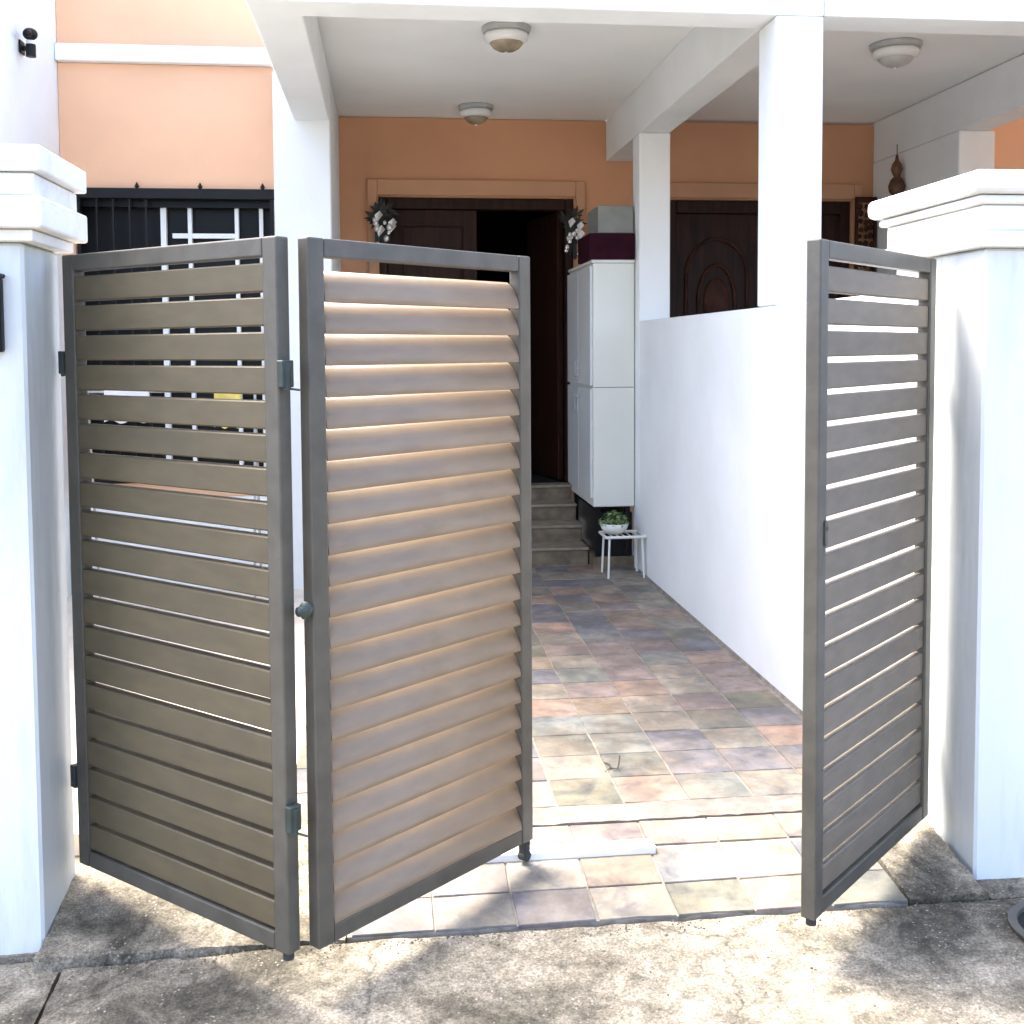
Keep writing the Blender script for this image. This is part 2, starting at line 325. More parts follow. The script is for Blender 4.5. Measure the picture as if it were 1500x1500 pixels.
# ramp rows
RS = math.atan2(.052, .495)
for (ya, yb) in ((2.945, 3.095), (3.10, 3.285), (3.302, 3.44)):
    hh = (yb-ya)-.0005
    ms = [tile_mesh('tile', TS-.006, hh) for _ in range(3)]
    for k in range(-3, 4):
        xc = X0+.012+TS*(k+.5); yc = (ya+yb)/2
        if xc-TS/2 < -.15: continue
        mesh_obj('tile', random.choice(ms), None, floor, (xc, yc, .05+(yc-2.945)*.105+.001), (RS, 0, random.choice((0, math.pi)) if False else 0))
slab('cement_strip', None, -.13, 1.70, 3.446, 3.578, 60, 4, lambda x, y: .1165, M['band'], floor, thick=.1, edge=.002)
slab('yard_floor', None, -2.02, -.352, 3.6, 7.29, 30, 40, lambda x, y: .10, M['screed'], None, thick=.2, kind='structure')
slab('neighbour_floor', None, 1.93, 6.5, 4.72, 8.5, 20, 20, lambda x, y: .10, M['stepm'], None, thick=.2, kind='structure')

# ------------------------------------------------------------------ our house
house = empty('terraced_house', (0, 8.5, .1), label='orange terraced house with a white porch and a double wooden front door left ajar', cat='house')
house.location = (0, 0, 0)
WX = 1.70; BW = 8.55; CZ = 3.40
def wallbox(name, mt, par, *a, **k): return box(name, mt, par, *a, **k)
# back wall of porch, with door opening X -.05..1.45
bm = bmesh.new()
bx(bm, -.60, -.052, BW, BW+.2, .1, 3.395); bx(bm, 1.450, 1.915, BW, BW+.2, .1, 3.395); bx(bm, -.052, 1.450, BW, BW+.2, 2.80, 3.395)
finish(bm, 'wall', M['shaded_orange'], house)
# raised plaster surround
bm = bmesh.new()
bx(bm, -.135, -.062, BW-.035, BW-.002, .59, 2.93, .006); bx(bm, 1.460, 1.535, BW-.035, BW-.002, .59, 2.93, .006); bx(bm, -.061, 1.459, BW-.035, BW-.002, 2.81, 2.93, .006)
finish(bm, 'door_surround', M['trim'], house)
# left bay wall with window opening
WY = 7.30; wx0, wx1, wz0, wz1 = -1.94, -.735, .80, 2.66
bm = bmesh.new()
bx(bm, -2.02, wx0, WY, WY+.2, .0, 3.44); bx(bm, wx1, -.70, WY, WY+.2, 0, 3.44); bx(bm, wx0, wx1, WY, WY+.2, wz1, 3.44); bx(bm, wx0, wx1, WY, WY+.2, 0, wz0)
bx(bm, -2.02, -.70, WY, WY+.2, 3.55, 4.349)
finish(bm, 'wall', M['orange'], house)
box('string_course', M['white'], house, -2.02, -.70, WY-.06, WY+.2, 3.443, 3.547, .006)
box('eave', M['white'], house, -2.02, -.57, WY-.30, WY+.2, 4.35, 4.45, .01)
box('skirting', M['white'], house, -2.019, -.70, WY-.025, WY-.002, .05, .70, .004)
box('column', M['white'], house, -.698, -.342, 7.20, 8.548, .05, 3.392, .008)
box('beam', M['white'], house, -.565, -.345, 4.972, 7.195, 3.09, 3.392, .006)
box('ceiling', M['soffit'], house, -.57, 1.70, 4.97, 8.75, 3.40, 3.55)
bm = bmesh.new(); bx(bm, -.566, 1.915, 4.75, 4.968, 3.085, 3.62, .006); finish(bm, 'fascia_beam', M['white'], house)
box('upper_wall', M['white'], house, -.69, 1.80, 8.0, 8.9, 3.56, 5.2)
# door: frame, two leaves
dy = BW+.10
door = box('door_frame', M['wood'], house, -.050, .012, BW+.03, BW+.15, .59, 2.798, .004)
bm = bmesh.new(); bx(bm, 1.388, 1.448, BW+.03, BW+.15, .59, 2.798, .004); bx(bm, .013, 1.387, BW+.03, BW+.15, 2.715, 2.798, .004); finish(bm, 'door_frame', M['wood'], house)
def panel_door(par, mt, x0, x1, y, z0, z1, handle_x=None):
    d = box('door_leaf', mt, par, x0, x1, y, y+.045, z0, z1, .003)
    w_ = x1-x0
    bm = bmesh.new()
    hs = [(.10, .30), (.36, .60), (.66, .94)]
    for a, b_ in hs:
        za, zb = z0+(z1-z0)*a, z0+(z1-z0)*b_
        bx(bm, x0+w_*.16, x1-w_*.16, y-.014, y-.002, za, zb, .011, 2)
        for (u0, u1, v0, v1) in ((x0+w_*.12, x0+w_*.14, za-.03, zb+.03), (x1-w_*.14, x1-w_*.12, za-.03, zb+.03), (x0+w_*.14, x1-w_*.14, za-.03, za-.015), (x0+w_*.14, x1-w_*.14, zb+.015, zb+.03)):
            bx(bm, u0, u1, y-.008, y-.002, v0, v1)
    finish(bm, 'panel', mt, d)
    if handle_x is not None:
        bm = bmesh.new(); cyl(bm, (handle_x, y-.05, z0+1.0), (handle_x, y-.001, z0+1.0), .012); blob(bm, (handle_x, y-.06, z0+1.0), .03, 2)
        finish(bm, 'door_handle', M['steel'], d, smooth=True)
    return d
panel_door(house, M['wood'], .016, .70, BW+.07, .60, 2.712, .64)
# right leaf swung inwards
bm = bmesh.new(); bx(bm, 0, .68, 0, .045, .60, 2.712, .003)
for a, b_ in ((.85, 1.3), (1.4, 1.85), (1.95, 2.6)): bx(bm, .1, .58, -.012, -.002, a, b_, .01)
o = finish(bm, 'door_leaf', M['wood'], house); o.location = (1.383, BW+.15, 0); o.rotation_euler = (0, 0, R(103))
# room behind
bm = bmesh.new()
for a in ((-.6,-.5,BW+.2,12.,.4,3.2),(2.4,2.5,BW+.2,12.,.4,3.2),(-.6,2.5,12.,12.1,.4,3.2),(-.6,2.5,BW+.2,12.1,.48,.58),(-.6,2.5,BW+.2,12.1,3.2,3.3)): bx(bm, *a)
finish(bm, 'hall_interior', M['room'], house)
# window
win = empty('window', (0, 0, 0)); win.parent = house
box('pane', M['glass_dark'], win, wx0+.001, wx1-.001, WY+.12, WY+.13, wz0+.001, wz1-.001)
for x in (-1.415, -1.25, -.955, -.80):
    wd = .026 if x == -1.415 else .016
    box('mullion', M['white'], win, x-wd/2-.004, x+wd/2+.004, WY+.07, WY+.115, wz0+.002, wz1-.10)
box('transom', M['white'], win, -1.36, -.957, WY+.075, WY+.112, 2.365, 2.395)
bm = bmesh.new()
bx(bm, wx0-.04, wx1+.035, WY-.045, WY-.015, 2.60, 2.665, .003)
finish(bm, 'grille_rail', M['black'], win)
box('grille_rail', M['black'], win, wx0-.04, wx1+.035, WY-.040, WY-.018, .80, .84)
for i in range(4):
    x = -1.95+.388*i+.01
    bm = bmesh.new(); cyl(bm, (x, WY-.03, 2.665), (x, WY-.03, 2.675), .010, n=8); cyl(bm, (x, WY-.03, 2.675), (x, WY-.03, 2.705), .017, .001, n=8)
    finish(bm, 'spike', M['black'], win)
for x in (-1.80, -1.70, -1.60, -1.50): box('grille_bar', M['black'], win, x-.006, x+.006, WY-.036, WY-.024, .841, 2.599)
for x in (-1.91, -.72): box('grille_bar', M['black'], win, x-.012, x+.012, WY-.038, WY-.022, .841, 2.599)
box('bracket', M['black'], win, -1.955, -1.885, WY-.10, WY-.046, 2.43, 2.56, .004)
box('window_head', M['glass_dark'], win, wx0+.002, wx1-.002, WY+.03, WY+.11, 2.555, 2.655)

# entrance steps
st = empty('entrance_steps', (.5, 7.7, .1), label='four low brown stone steps leading up to the dark front door', cat='steps')
st.location = (0, 0, 0)
zz = [.11, .235, .355, .475, .592]; yy = [7.70, 7.95, 8.20, 8.43, 8.548]
for i in range(4):
    s = box('step', M['stepm'], st, -.338, 1.40, yy[i], BW-.001 if i == 3 else yy[i+1]+.02, .0 if i == 0 else zz[i]-.01, zz[i+1]-.022, .003)
    box('nosing', M['nosing'], s, -.338, 1.405, yy[i]-.012, (BW+.03 if i == 3 else yy[i+1]-.001), zz[i+1]-.021, zz[i+1], .005, 2)
box('landing', M['stepm'], st, 1.411, 1.70, 7.55, BW-.001, .0, .19, .003)

# ------------------------------------------------------------------ party wall (right side of porch)
pw = empty('party_wall', (0, 0, 0), label='white half height wall with two columns and a beam between the two porches', cat='wall')
box('low_wall', M['white'], pw, WX, WX+.205, 3.40, 7.398, 0, 1.825, .006)
box('column', M['white'], pw, WX+.001, WX+.214, 4.752, 4.985, 1.828, 3.083, .006)
box('column', M['white'], pw, WX+.001, WX+.214, 7.40, 7.60, .0, 3.088, .006)
box('beam', M['white'], pw, WX+.002, WX+.213, 4.972, BW-.002, 3.09, 3.52, .005)

box('base_joint', M['grout'], pw, WX-.004, WX-.0005, 3.60, 7.39, .105, .128)
# tall side wall on the left
lw = empty('side_wall', (0, 0, 0), label='tall plain white wall rising on the left above the gate pillar', cat='wall')
bm = bmesh.new(); bx(bm, -2.23, -2.023, 5.9, 8.5, 0, 4.0, .006); finish(bm, 'wall', M['white'], lw)
box('low_wall', M['white'], lw, -2.23, -2.023, 3.62, 5.898, 0, 1.83, .006)

# ------------------------------------------------------------------ neighbour house
nb = empty('terraced_house', (0, 0, 0), label='orange house next door with a shaded porch seen past the white column', cat='house')
NR = 3.86
bm = bmesh.new(); bx(bm, 1.918, 2.19, BW, BW+.2, .1, 3.395); bx(bm, 3.69, 5.9, BW, BW+.2, .1, 3.395); bx(bm, 2.19, 3.69, BW, BW+.2, 2.80, 3.395)
finish(bm, 'wall', M['shaded_orange'], nb)
box('wall', M['orange'], nb, 4.12, 6.5, 7.30, 7.5, 0, 5.2)
bm = bmesh.new(); bx(bm, 2.11, 2.18, BW-.035, BW-.002, .59, 2.93, .006); bx(bm, 3.70, 3.77, BW-.035, BW-.002, .59, 2.93, .006); bx(bm, 2.181, 3.699, BW-.035, BW-.002, 2.81, 2.93, .006)
finish(bm, 'door_surround', M['trim'], nb)
bm = bmesh.new(); bx(bm, 2.192, 2.27, BW+.03, BW+.15, .5, 2.798, .004); bx(bm, 3.61, 3.688, BW+.03, BW+.15, .5, 2.798, .004); bx(bm, 2.271, 3.609, BW+.03, BW+.15, 2.70, 2.798, .004)
finish(bm, 'door_frame', M['wood'], nb)
for (a, b_) in ((2.272, 2.938), (2.942, 3.608)):
    d = box('door_leaf', M['wood'], nb, a, b_, BW+.07, BW+.11, .5, 2.698, .003)
    bm = bmesh.new(); cx = (a+b_)/2
    # arched raised frame with carved oval
    n_ = 26
    pts = [(cx+.25*math.cos(t), 2.2+.3*math.sin(t)) for t in [math.pi*i/n_ for i in range(n_+1)]] + [(cx-.25, 1.35), (cx+.25, 1.35)]
    for i in range(len(pts)):
        p, q_ = pts[i], pts[(i+1) % len(pts)]; cyl(bm, (p[0], BW+.062, p[1]), (q_[0], BW+.062, q_[1]), .014, n=6)
    pts = [(cx+.15*math.cos(t), 2.0+.3*math.sin(t)) for t in [2*math.pi*i/24 for i in range(24)]]
    for i in range(24):
        p, q_ = pts[i], pts[(i+1) % 24]; cyl(bm, (p[0], BW+.062, p[1]), (q_[0], BW+.062, q_[1]), .016, n=6)
    blob(bm, (cx, BW+.062, 2.0), .11, 2, (1, .2, 1.9))
    bx(bm, cx-.22, cx+.22, BW+.055, BW+.068, .65, 1.2, .012)
    finish(bm, 'panel', M['wood2'], d, smooth=False)
box('ceiling', M['soffit'], nb, 1.92, 5.9, 4.97, 8.75, 3.42, 3.55)
bm = bmesh.new(); bx(bm, 1.918, 6.5, 4.75, 4.968, 3.085, 3.24, .004); bx(bm, 1.918, 6.5, 4.69, 4.968, 3.243, 3.62, .006); finish(bm, 'fascia_beam', M['white'], nb)
box('column', M['white'], nb, NR, 4.118, 7.20, 8.548, .05, 3.10, .008)
box('beam', M['white'], nb, NR+.004, NR+.22, 4.972, 8.548, 3.103, 3.415, .006)
box('upper_wall', M['white'], nb, 1.82, 6.5, 8.0, 8.9, 3.56, 5.2)

box('side_wall', M['orange'], nb, 6.51, 6.7, 4.7, 8.9, 0, 4.5)  # unseen wall, added to keep light out of the neighbour's porch
# carved screen + gourd ornament in the neighbour's porch
scn = empty('carved_screen', (3.74, 8.45, .1), label='carved brown wooden screen standing beside the neighbour doorway above the right pillar', cat='screen')
bm = bmesh.new()
for x in (3.80, 4.015-.17): pass
bx(bm, -.02, .0, -.03, .0, 0, 2.72); bx(bm, .13, .15, -.03, 0, 0, 2.72); bx(bm, .001, .129, -.03, 0, 2.68, 2.72); bx(bm, .001, .129, -.03, 0, 0, .05)
finish(bm, 'frame', M['wood2'], scn)
bm = bmesh.new()
for i in range(46):
    z = .08+i*.057
    for x in (.02, .065, .11):
        blob(bm, (x+random.uniform(-.008,.008), -.015, z+random.uniform(-.01,.01)), random.uniform(.018,.026), 1, (1,.6,1.2))
finish(bm, 'carving', M['wood2'], scn, smooth=True); scn.location = (3.70, 8.47, .1)
bm = bmesh.new(); lathe(bm, [(0,-.17),(.03,-.165),(.055,-.13),(.062,-.09),(.045,-.045),(.022,-.02),(.035,.005),(.044,.035),(.035,.07),(.015,.10),(.008,.14),(0,.145)], n=24)
cyl(bm, (0,0,.14), (0,0,.22), .003, n=6)
finish(bm, 'hanging_gourd', mat('varnished_gourd', (.11, .045, .018), .5, 12, .3, .1), None, smooth=True, label='small brown gourd shaped ornament hanging above the carved screen next door', cat='ornament').location = (3.80, 8.0, 2.93)

# ------------------------------------------------------------------ gate pillars
def pillar(loc, x0, x1, y0, y1, zb, tiers, label, capmat):
    p = empty('gate_pillar', (0, 0, 0), label=label, cat='pillar')
    box('shaft', M['pillar'], p, x0, x1, y0, y1, -.2, tiers[0][0]-.002, .008)
    for (a, b_, oh, bev) in tiers:
        box('coping', capmat, p, x0-oh, x1+oh, y0-oh, y1+oh, a, b_-.001, bev, 3)
    return p
pl = pillar(None, -1.62, -.935, 3.02, 3.33, 0, [(1.925, 1.955, .035, .004), (1.956, 2.038, .068, .008), (2.040, 2.098, .045, .006), (2.100, 2.165, .068, .006)],
       'white gate pillar with stepped coping left of the folded gate', M['cap'])
pr = pillar(None, 1.72, 2.62, 3.05, 3.62, 0, [(1.925, 1.972, .032, .004), (1.973, 2.045, .022, .004), (2.046, 2.072, .045, .012), (2.074, 2.140, .075, .022)],
       'white gate pillar with moulded coping right of the narrow open gate', M['cap'])
# small black box on the left pillar's front
mb = empty('letter_box', (-1.02, 3.02, 1.62), label='black box fixed to the front of the left gate pillar, cut by the picture edge', cat='letter box')
box('body', M['black'], mb, -.18, .0, -.035, -.001, 0, .19, .006, 2)
box('lid', M['black'], mb, -.185, .005, -.045, -.001, .191, .202, .003)
box('slot', M['steel'], mb, -.15, -.03, -.039, -.036, .15, .158)
mb.location = (-.985, 3.02, 1.64)

# ------------------------------------------------------------------ gate leaves
ZB, ZT = .166, 1.91
def slat_mesh(L_, prof, name, mt='slat'):
    bm = bmesh.new(); n = len(prof)
    A = [bm.verts.new((0, y, z)) for y, z in prof]; B = [bm.verts.new((L_, y, z)) for y, z in prof]
    for i in range(n): bm.faces.new((A[i], A[(i+1)%n], B[(i+1)%n], B[i]))
    bm.faces.new(A[::-1]); bm.faces.new(B)
    bmesh.ops.recalc_face_normals(bm, faces=bm.faces)
    me = bpy.data.meshes.new(name); bm.to_mesh(me); bm.free(); me.materials.append(M[mt])
    for p in me.polygons: p.use_smooth = len(prof) > 10 and len(p.vertices) == 4
    return me
def lens(hw, ht, tilt, n=7, flat=False):
    """closed airfoil blade profile, half width hw (z), half thickness ht (y); tilt>0 brings the lower edge outwards (-y)"""
    pts = []
    if flat:
        c = .0035; pts = [(-ht, -hw+c), (-ht, hw-c), (-ht+c, hw), (ht-c, hw), (ht, hw-c), (ht, -hw+c), (ht-c, -hw), (-ht+c, -hw)]
        n = -1
    for i in range(n+1):
        t = -1+2*i/n; pts.append((-ht*(1-abs(t)**(12 if flat else 2.2))-.001, t*hw))
    for i in (range(n, -1, -1) if n > 0 else ()):
        t = -1+2*i/n; pts.append((ht*(1-abs(t)**(12 if flat else 2.2))*.8+.001, t*hw))
    c, s = math.cos(tilt), math.sin(tilt)
    # rotate so that lower end moves towards -y
    return [(y*c+z*s, -y*s+z*c) for y, z in pts]
def leaf(a, b, label, hw, ht, tilt, flat, nsl=20, pwid=.05, gap0=.0, yo=0.0, sm=None):
    a, b = Vector(a), Vector(b); L_ = (b-a).length; ang = math.atan2(b.y-a.y, b.x-a.x)
    g = empty('gate_leaf', (a.x, a.y, 0), ang, label=label, cat='gate', group='louvred metal gate leaves across the driveway')
    T = .020
    box('post', M['frame'], g, 0, pwid, -T, T, ZB, ZT, .0045, 2)
    box('post', M['frame'], g, L_-pwid, L_, -T, T, ZB, ZT, .0045, 2)
    rl = .046
    box('rail', M['frame'], g, pwid+.0005, L_-pwid-.0005, -T+.001, T-.001, ZT-rl, ZT-.0005, .004, 2)
    box('rail', M['frame'], g, pwid+.0005, L_-pwid-.0005, -T+.001, T-.001, ZB+.0005, ZB+rl, .004, 2)
    me = slat_mesh(L_-2*pwid-.004, lens(hw, ht, tilt, flat=flat), 'slat', sm or ('slat_shaded' if flat else 'slat'))
    z0, z1 = ZB+rl, ZT-rl; p = (z1-z0-gap0)/nsl
    for i in range(nsl):
        mesh_obj('slat', me, None, g, (pwid+.002, yo, z0+p*(i+.5)), (0, random.uniform(-.0012,.0012), 0))
    return g, L_
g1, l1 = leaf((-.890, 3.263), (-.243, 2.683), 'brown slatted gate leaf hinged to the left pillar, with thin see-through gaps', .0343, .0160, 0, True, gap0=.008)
g2, l2 = leaf((-.198, 2.700), (.406, 3.250), 'middle gate leaf with overlapping tilted louvres catching the light', .0445, .0115, R(30), False, nsl=21, gap0=.03, yo=.004)
g3, l3 = leaf((1.059, 2.681), (1.662, 3.263), 'narrow looking gate leaf hinged to the right pillar, seen nearly edge on', .0332, .0130, 0, True, gap0=.010, sm='slat_half_shaded')
# hinges (parts of their leaf)
def hinge(g, x, z, side, y=-.02, long=.05):
    bm = bmesh.new(); s = side
    bx(bm, min(x, x+s*.022), max(x, x+s*.022), y-.006, y+.030, z-.032, z+.032, .002)
    cyl(bm, (x+s*.018, y+.01, z-.038), (x+s*.018, y+.01, z+.025), .009, n=10)
    cyl(bm, (x+s*.01, y+.01, z-.034), (x+s*long, y+.02, z-.038), .003, n=6)
    o = finish(bm, 'hinge', M['bracket'], g); return o
hinge(g1, 0, 1.61, -1, long=.045); hinge(g1, 0, .42, -1, long=.045)
hinge(g1, l1, 1.585, 1); hinge(g1, l1, .51, 1)
hinge(g3, l3, 1.57, 1, y=-.0, long=.06); hinge(g3, l3, .42, 1, y=-.0, long=.06)
bm = bmesh.new(); blob(bm, (-.019, -.012, 1.015), .021, 2, (.75, .8, 1.1)); cyl(bm, (-.04, -.012, 1.015), (0, -.012, 1.015), .012, n=10)
finish(bm, 'latch_knob', M['bracket'], g2, smooth=True)
bm = bmesh.new(); bx(bm, l2-.032, l2-.006, -.014, .014, .105, ZB-.001, .003); cyl(bm, (l2-.019, -.013, .118), (l2-.019, .013, .118), .016, n=16)
finish(bm, 'guide_foot', M['rubber'], g2)
for g_, L_ in ((g1, l1), (g3, l3)):
    bm = bmesh.new(); cyl(bm, (.022 if g_ is g3 else L_-.022, 0, ZB-.02), (.022 if g_ is g3 else L_-.022, 0, ZB-.0005), .014, n=12)
    finish(bm, 'drop_bolt', M['rubber'], g_)
bm = bmesh.new(); bx(bm, .032, .048, -.025, -.0205, 1.135, 1.20, .003); cyl(bm, (.040, -.0245, 1.18), (.040, -.029, 1.18), .006, n=12)
finish(bm, 'lock_plate', M['frame'], g3)
# floor guide track
tr = empty('gate_track', (0, 0, 0), label='short white metal track lying across the tiled ramp under the gate foot', cat='track')
bm = bmesh.new(); ang = .0
def rz(y): return .05+(y-2.945)*.105+.012
bx(bm, -.10, .80, 3.252, 3.264, rz(3.26)-.005, rz(3.26)+.020, .001); bx(bm, -.10, .80, 3.296, 3.308, rz(3.26)-.005, rz(3.26)+.020, .001); bx(bm, -.10, .80, 3.2645, 3.2955, rz(3.26)-.004, rz(3.26)+.016)
finish(bm, 'rail', M['alu'], tr)

# ------------------------------------------------------------------ ceiling lamps
def ceiling_lamp(loc, r, label, dome='amber'):
    t = empty('ceiling_lamp', loc, label=label, cat='ceiling lamp', group='round lamps on the porch ceilings')
    bm = bmesh.new(); lathe(bm, [(0,0),(r,0),(r*1.0,-.012),(r*.95,-.028),(r*.80,-.034),(0,-.034)]); finish(bm, 'base_ring', M['lampring'], t, smooth=True)
    bm = bmesh.new(); lathe(bm, [(0,-.034),(r*.86,-.0345),(r*.90,-.050),(r*.86,-.072),(r*.70,-.084),(0,-.084)]); finish(bm, 'collar', M['lampwhite'], t, smooth=True)
    bm = bmesh.new(); lathe(bm, [(r*.68,-.0845),(r*.64,-.094),(r*.54,-.110),(r*.36,-.124),(r*.15,-.130),(0,-.131)]); 
    finish(bm, 'glass_dome', M[dome], t, smooth=True)
    bm = bmesh.new(); lathe(bm, [(0,-.1305),(.009,-.132),(.010,-.138),(0,-.144)], n=12); finish(bm, 'finial', M['lampwhite'], t, smooth=True)
    return t
ceiling_lamp((.67, 6.15, CZ-.001), .135, 'round lamp with amber glass bowl in the middle of the porch ceiling')
ceiling_lamp((.66, 8.12, CZ-.001), .128, 'round lamp with amber glass bowl near the orange back wall, above the front door')
l3o = ceiling_lamp((3.0, 6.35, 3.419), .15, 'round lamp on the shaded ceiling of the porch next door', 'greydome')

# ------------------------------------------------------------------ cabinet, boxes, plant stand
cb = empty('shoe_cabinet', (1.56, 8.0, .55), label='tall cream cabinet with pale grey doors standing against the white column', cat='cabinet')
cb.location = (0, 0, 0)
cx0, cx1, cy0, cy1, cz0, cz1 = 1.405, 1.695, 7.52, 8.50, .545, 2.225
box('body', M['cabinet'], cb, cx0, cx1, cy0, cy1, cz0, cz1, .004)
box('top_rim', M['cabinet'], cb, cx0-.012, cx1, cy0-.012, cy1, cz1+.001, cz1+.022, .003)
for i in range(2):
    ya, yb = cy0+.01+i*.49, cy0+.485+i*.49
    for (za, zb, hz) in ((cz0+.06, 1.365, 1.24), (1.385, cz1-.02, 1.50)):
        d = box('cabinet_door', M['cab_door'], cb, cx0-.019, cx0-.001, ya, yb, za, zb, .003)
        hy = yb-.05 if i == 0 else ya+.05
        bm = bmesh.new(); bx(bm, cx0-.040, cx0-.030, hy-.005, hy+.005, hz-.07, hz+.07, .002); bx(bm, cx0-.031, cx0-.0195, hy-.006, hy+.006, hz-.06, hz-.045); bx(bm, cx0-.031, cx0-.0195, hy-.006, hy+.006, hz+.045, hz+.06)
        finish(bm, 'handle', M['lampring'], d)
box('seam', M['greybox'], cb, cx0+.003, cx1-.003, cy0-.0015, cy0-.0005, 1.370, 1.376)
for x in (cx0+.02, cx1-.06):
    for y in (cy0+.03, cy1-.07): box('leg', M['black'], cb, x, x+.035, y, y+.035, .191, cz0-.001)
box('stored_crate', M['black'], None, 1.45, 1.688, 7.56, 8.42, .192, .50, .006, label='black crate in the dark gap beneath the cream cabinet', cat='crate')
b1 = box('storage_box', M['maroon'], None, 1.375, 1.692, 7.50, 7.95, cz1+.024, 2.425, .004, label='dark maroon box lying on top of the cream cabinet', cat='box')
b2 = box('storage_box', M['greybox'], None, 1.44, 1.688, 7.52, 7.93, 2.428, 2.615, .004, label='grey box stacked on the dark maroon box above the cabinet', cat='box')
ps = empty('plant_stand', (1.55, 7.28, .112), label='small white wire plant stand at the end of the white wall', cat='plant stand')
for (x, y) in ((-.10,-.1),(.12,-.1),(-.10,.1),(.12,.1)):
    bm = bmesh.new(); cyl(bm, (x*1.1, y*1.1, .003), (x, y, .270), .0075, n=8); finish(bm, 'leg', M['potw'], ps)
bm = bmesh.new()
for k in range(7): cyl(bm, (-.12+.042*k, -.115, .278), (-.12+.042*k, .115, .278), .005, n=6)
for y in (-.115, .115): cyl(bm, (-.125, y, .278), (.14, y, .278), .010, n=8)
cyl(bm, (-.125, -.115, .278), (-.125, .115, .278), .010, n=8); cyl(bm, (.14, -.115, .278), (.14, .115, .278), .010, n=8)
finish(bm, 'shelf', M['potw'], ps)
pp = empty('potted_plant', (1.50, 7.27, .402), label='bushy light green plant in a white bowl on the wire stand', cat='plant')
bm = bmesh.new(); lathe(bm, [(0,0),(.055,0),(.085,.03),(.098,.07),(.092,.07),(.08,.035),(0,.03)], n=28); finish(bm, 'bowl', M['potw'], pp, smooth=True)
bm = bmesh.new(); lathe(bm, [(0,.055),(.086,.055)], n=20); finish(bm, 'soil', M['soil'], pp)
bm = bmesh.new()
for i in range(260):
    a = random.uniform(0, 6.28); rr = random.uniform(0, .10)**1; h = .06+random.uniform(0, .095)*(1-(rr/.13)**2)
    c = Vector((rr*math.cos(a), rr*math.sin(a), h)); n_ = Vector((math.cos(a)*rr*6+random.uniform(-.5,.5), math.sin(a)*rr*6+random.uniform(-.5,.5), 1)).normalized()
    t = n_.orthogonal().normalized(); t = Matrix.Rotation(random.uniform(0,6.28), 3, n_) @ t; b_ = n_.cross(t); s = random.uniform(.012, .020)
    vs = [bm.verts.new(c+t*s), bm.verts.new(c+b_*s*.5+n_*.003), bm.verts.new(c-t*s-n_*.004), bm.verts.new(c-b_*s*.5+n_*.003)]
    bm.faces.new(vs)
finish(bm, 'foliage', M['leaf'], pp)

# ------------------------------------------------------------------ hanging ornaments at the door corners
def ornament(loc, label, s=1.0):
    t = empty('door_ornament', loc, label=label, cat='ornament', group='festive bunches at the top corners of the front door')
    bm = bmesh.new()
    for i in range(70):
        a = random.uniform(0, 6.28); l = random.uniform(.04, .10)*s; c = Vector((random.uniform(-.05,.05), random.uniform(-.02,.0), random.uniform(-.05,.05)))
        d = Vector((math.cos(a), random.uniform(-.5,.1), math.sin(a))).normalized(); p = d.cross(Vector((0,1,0)))
        if p.length < .01: continue
        p.normalize(); w_ = .012*s
        vs = [bm.verts.new(c), bm.verts.new(c+d*l*.5+p*w_), bm.verts.new(c+d*l), bm.verts.new(c+d*l*.5-p*w_)]; bm.faces.new(vs)
    for i in range(26):
        l = random.uniform(.12, .30)*s; x = random.uniform(-.05,.06); bx(bm, x-.004, x+.004, -.012-i*.0008, -.010-i*.0008, -l, 0)
    finish(bm, 'foliage', M['ribbon'], t)
    for i in range(9):
        bm = bmesh.new(); r = random.uniform(.013, .024)*s
        blob(bm, (random.uniform(-.06,.06)*s, -.05-random.uniform(0,.02), random.uniform(-.26,-.03)*s), r, 2, (1,1,1.25)); finish(bm, 'bell', M['silver'], t, smooth=True)
    bm = bmesh.new()
    for i in range(4):
        x = random.uniform(-.05,.06)*s; z = random.uniform(-.20,-.04)*s; a = random.uniform(-.6,.6)
        v = [Vector((x,-.06,z)), Vector((x+.035*s*math.cos(a)+.01,-.065,z+.05*s)), Vector((x+.02*s,-.05,z+.08*s)), Vector((x-.015*s,-.06,z+.05*s))]
        bm.faces.new([bm.verts.new(q_) for q_ in v])
    finish(bm, 'ribbon', M['silver'], t)
    return t
ornament((-.03, BW-.05, 2.66), 'dark leafy bunch with silver bells at the upper left corner of the front door', 1.15)
ornament((1.42, BW-.05, 2.62), 'dark leafy bunch with silver bells at the upper right corner of the front door', 1.0)

# ------------------------------------------------------------------ security camera on the side wall
cc = empty('security_camera', (-2.02, 6.56, 3.39), label='small black security camera mounted high on the white left wall', cat='camera')
bm = bmesh.new(); cyl(bm, (.004, .05, -.06), (.05, .05, -.06), .018, n=12); cyl(bm, (.05, .05, -.06), (.075, .0, -.01), .014, n=10); bx(bm, -.0, .012, .0, .1, -.1, -.01, .003)
finish(bm, 'mount', M['black'], cc)
bm = bmesh.new(); blob(bm, (.085, -.02, .02), .045, 3, (1.1,1.1,.95)); cyl(bm, (.09, -.05, .015), (.10, -.14, -.005), .024, .02, n=14); finish(bm, 'body', M['black'], cc, smooth=True)
bm = bmesh.new(); cyl(bm, (.08, .0, -.045), (.08, .0, -.02), .030, n=16); finish(bm, 'collar', M['lampwhite'], cc)
bm = bmesh.new(); cyl(bm, (.08, .0, -.13), (.08, .0, -.046), .034, n=16); finish(bm, 'sensor', M['black'], cc); cc.scale = (.8, .8, .8)

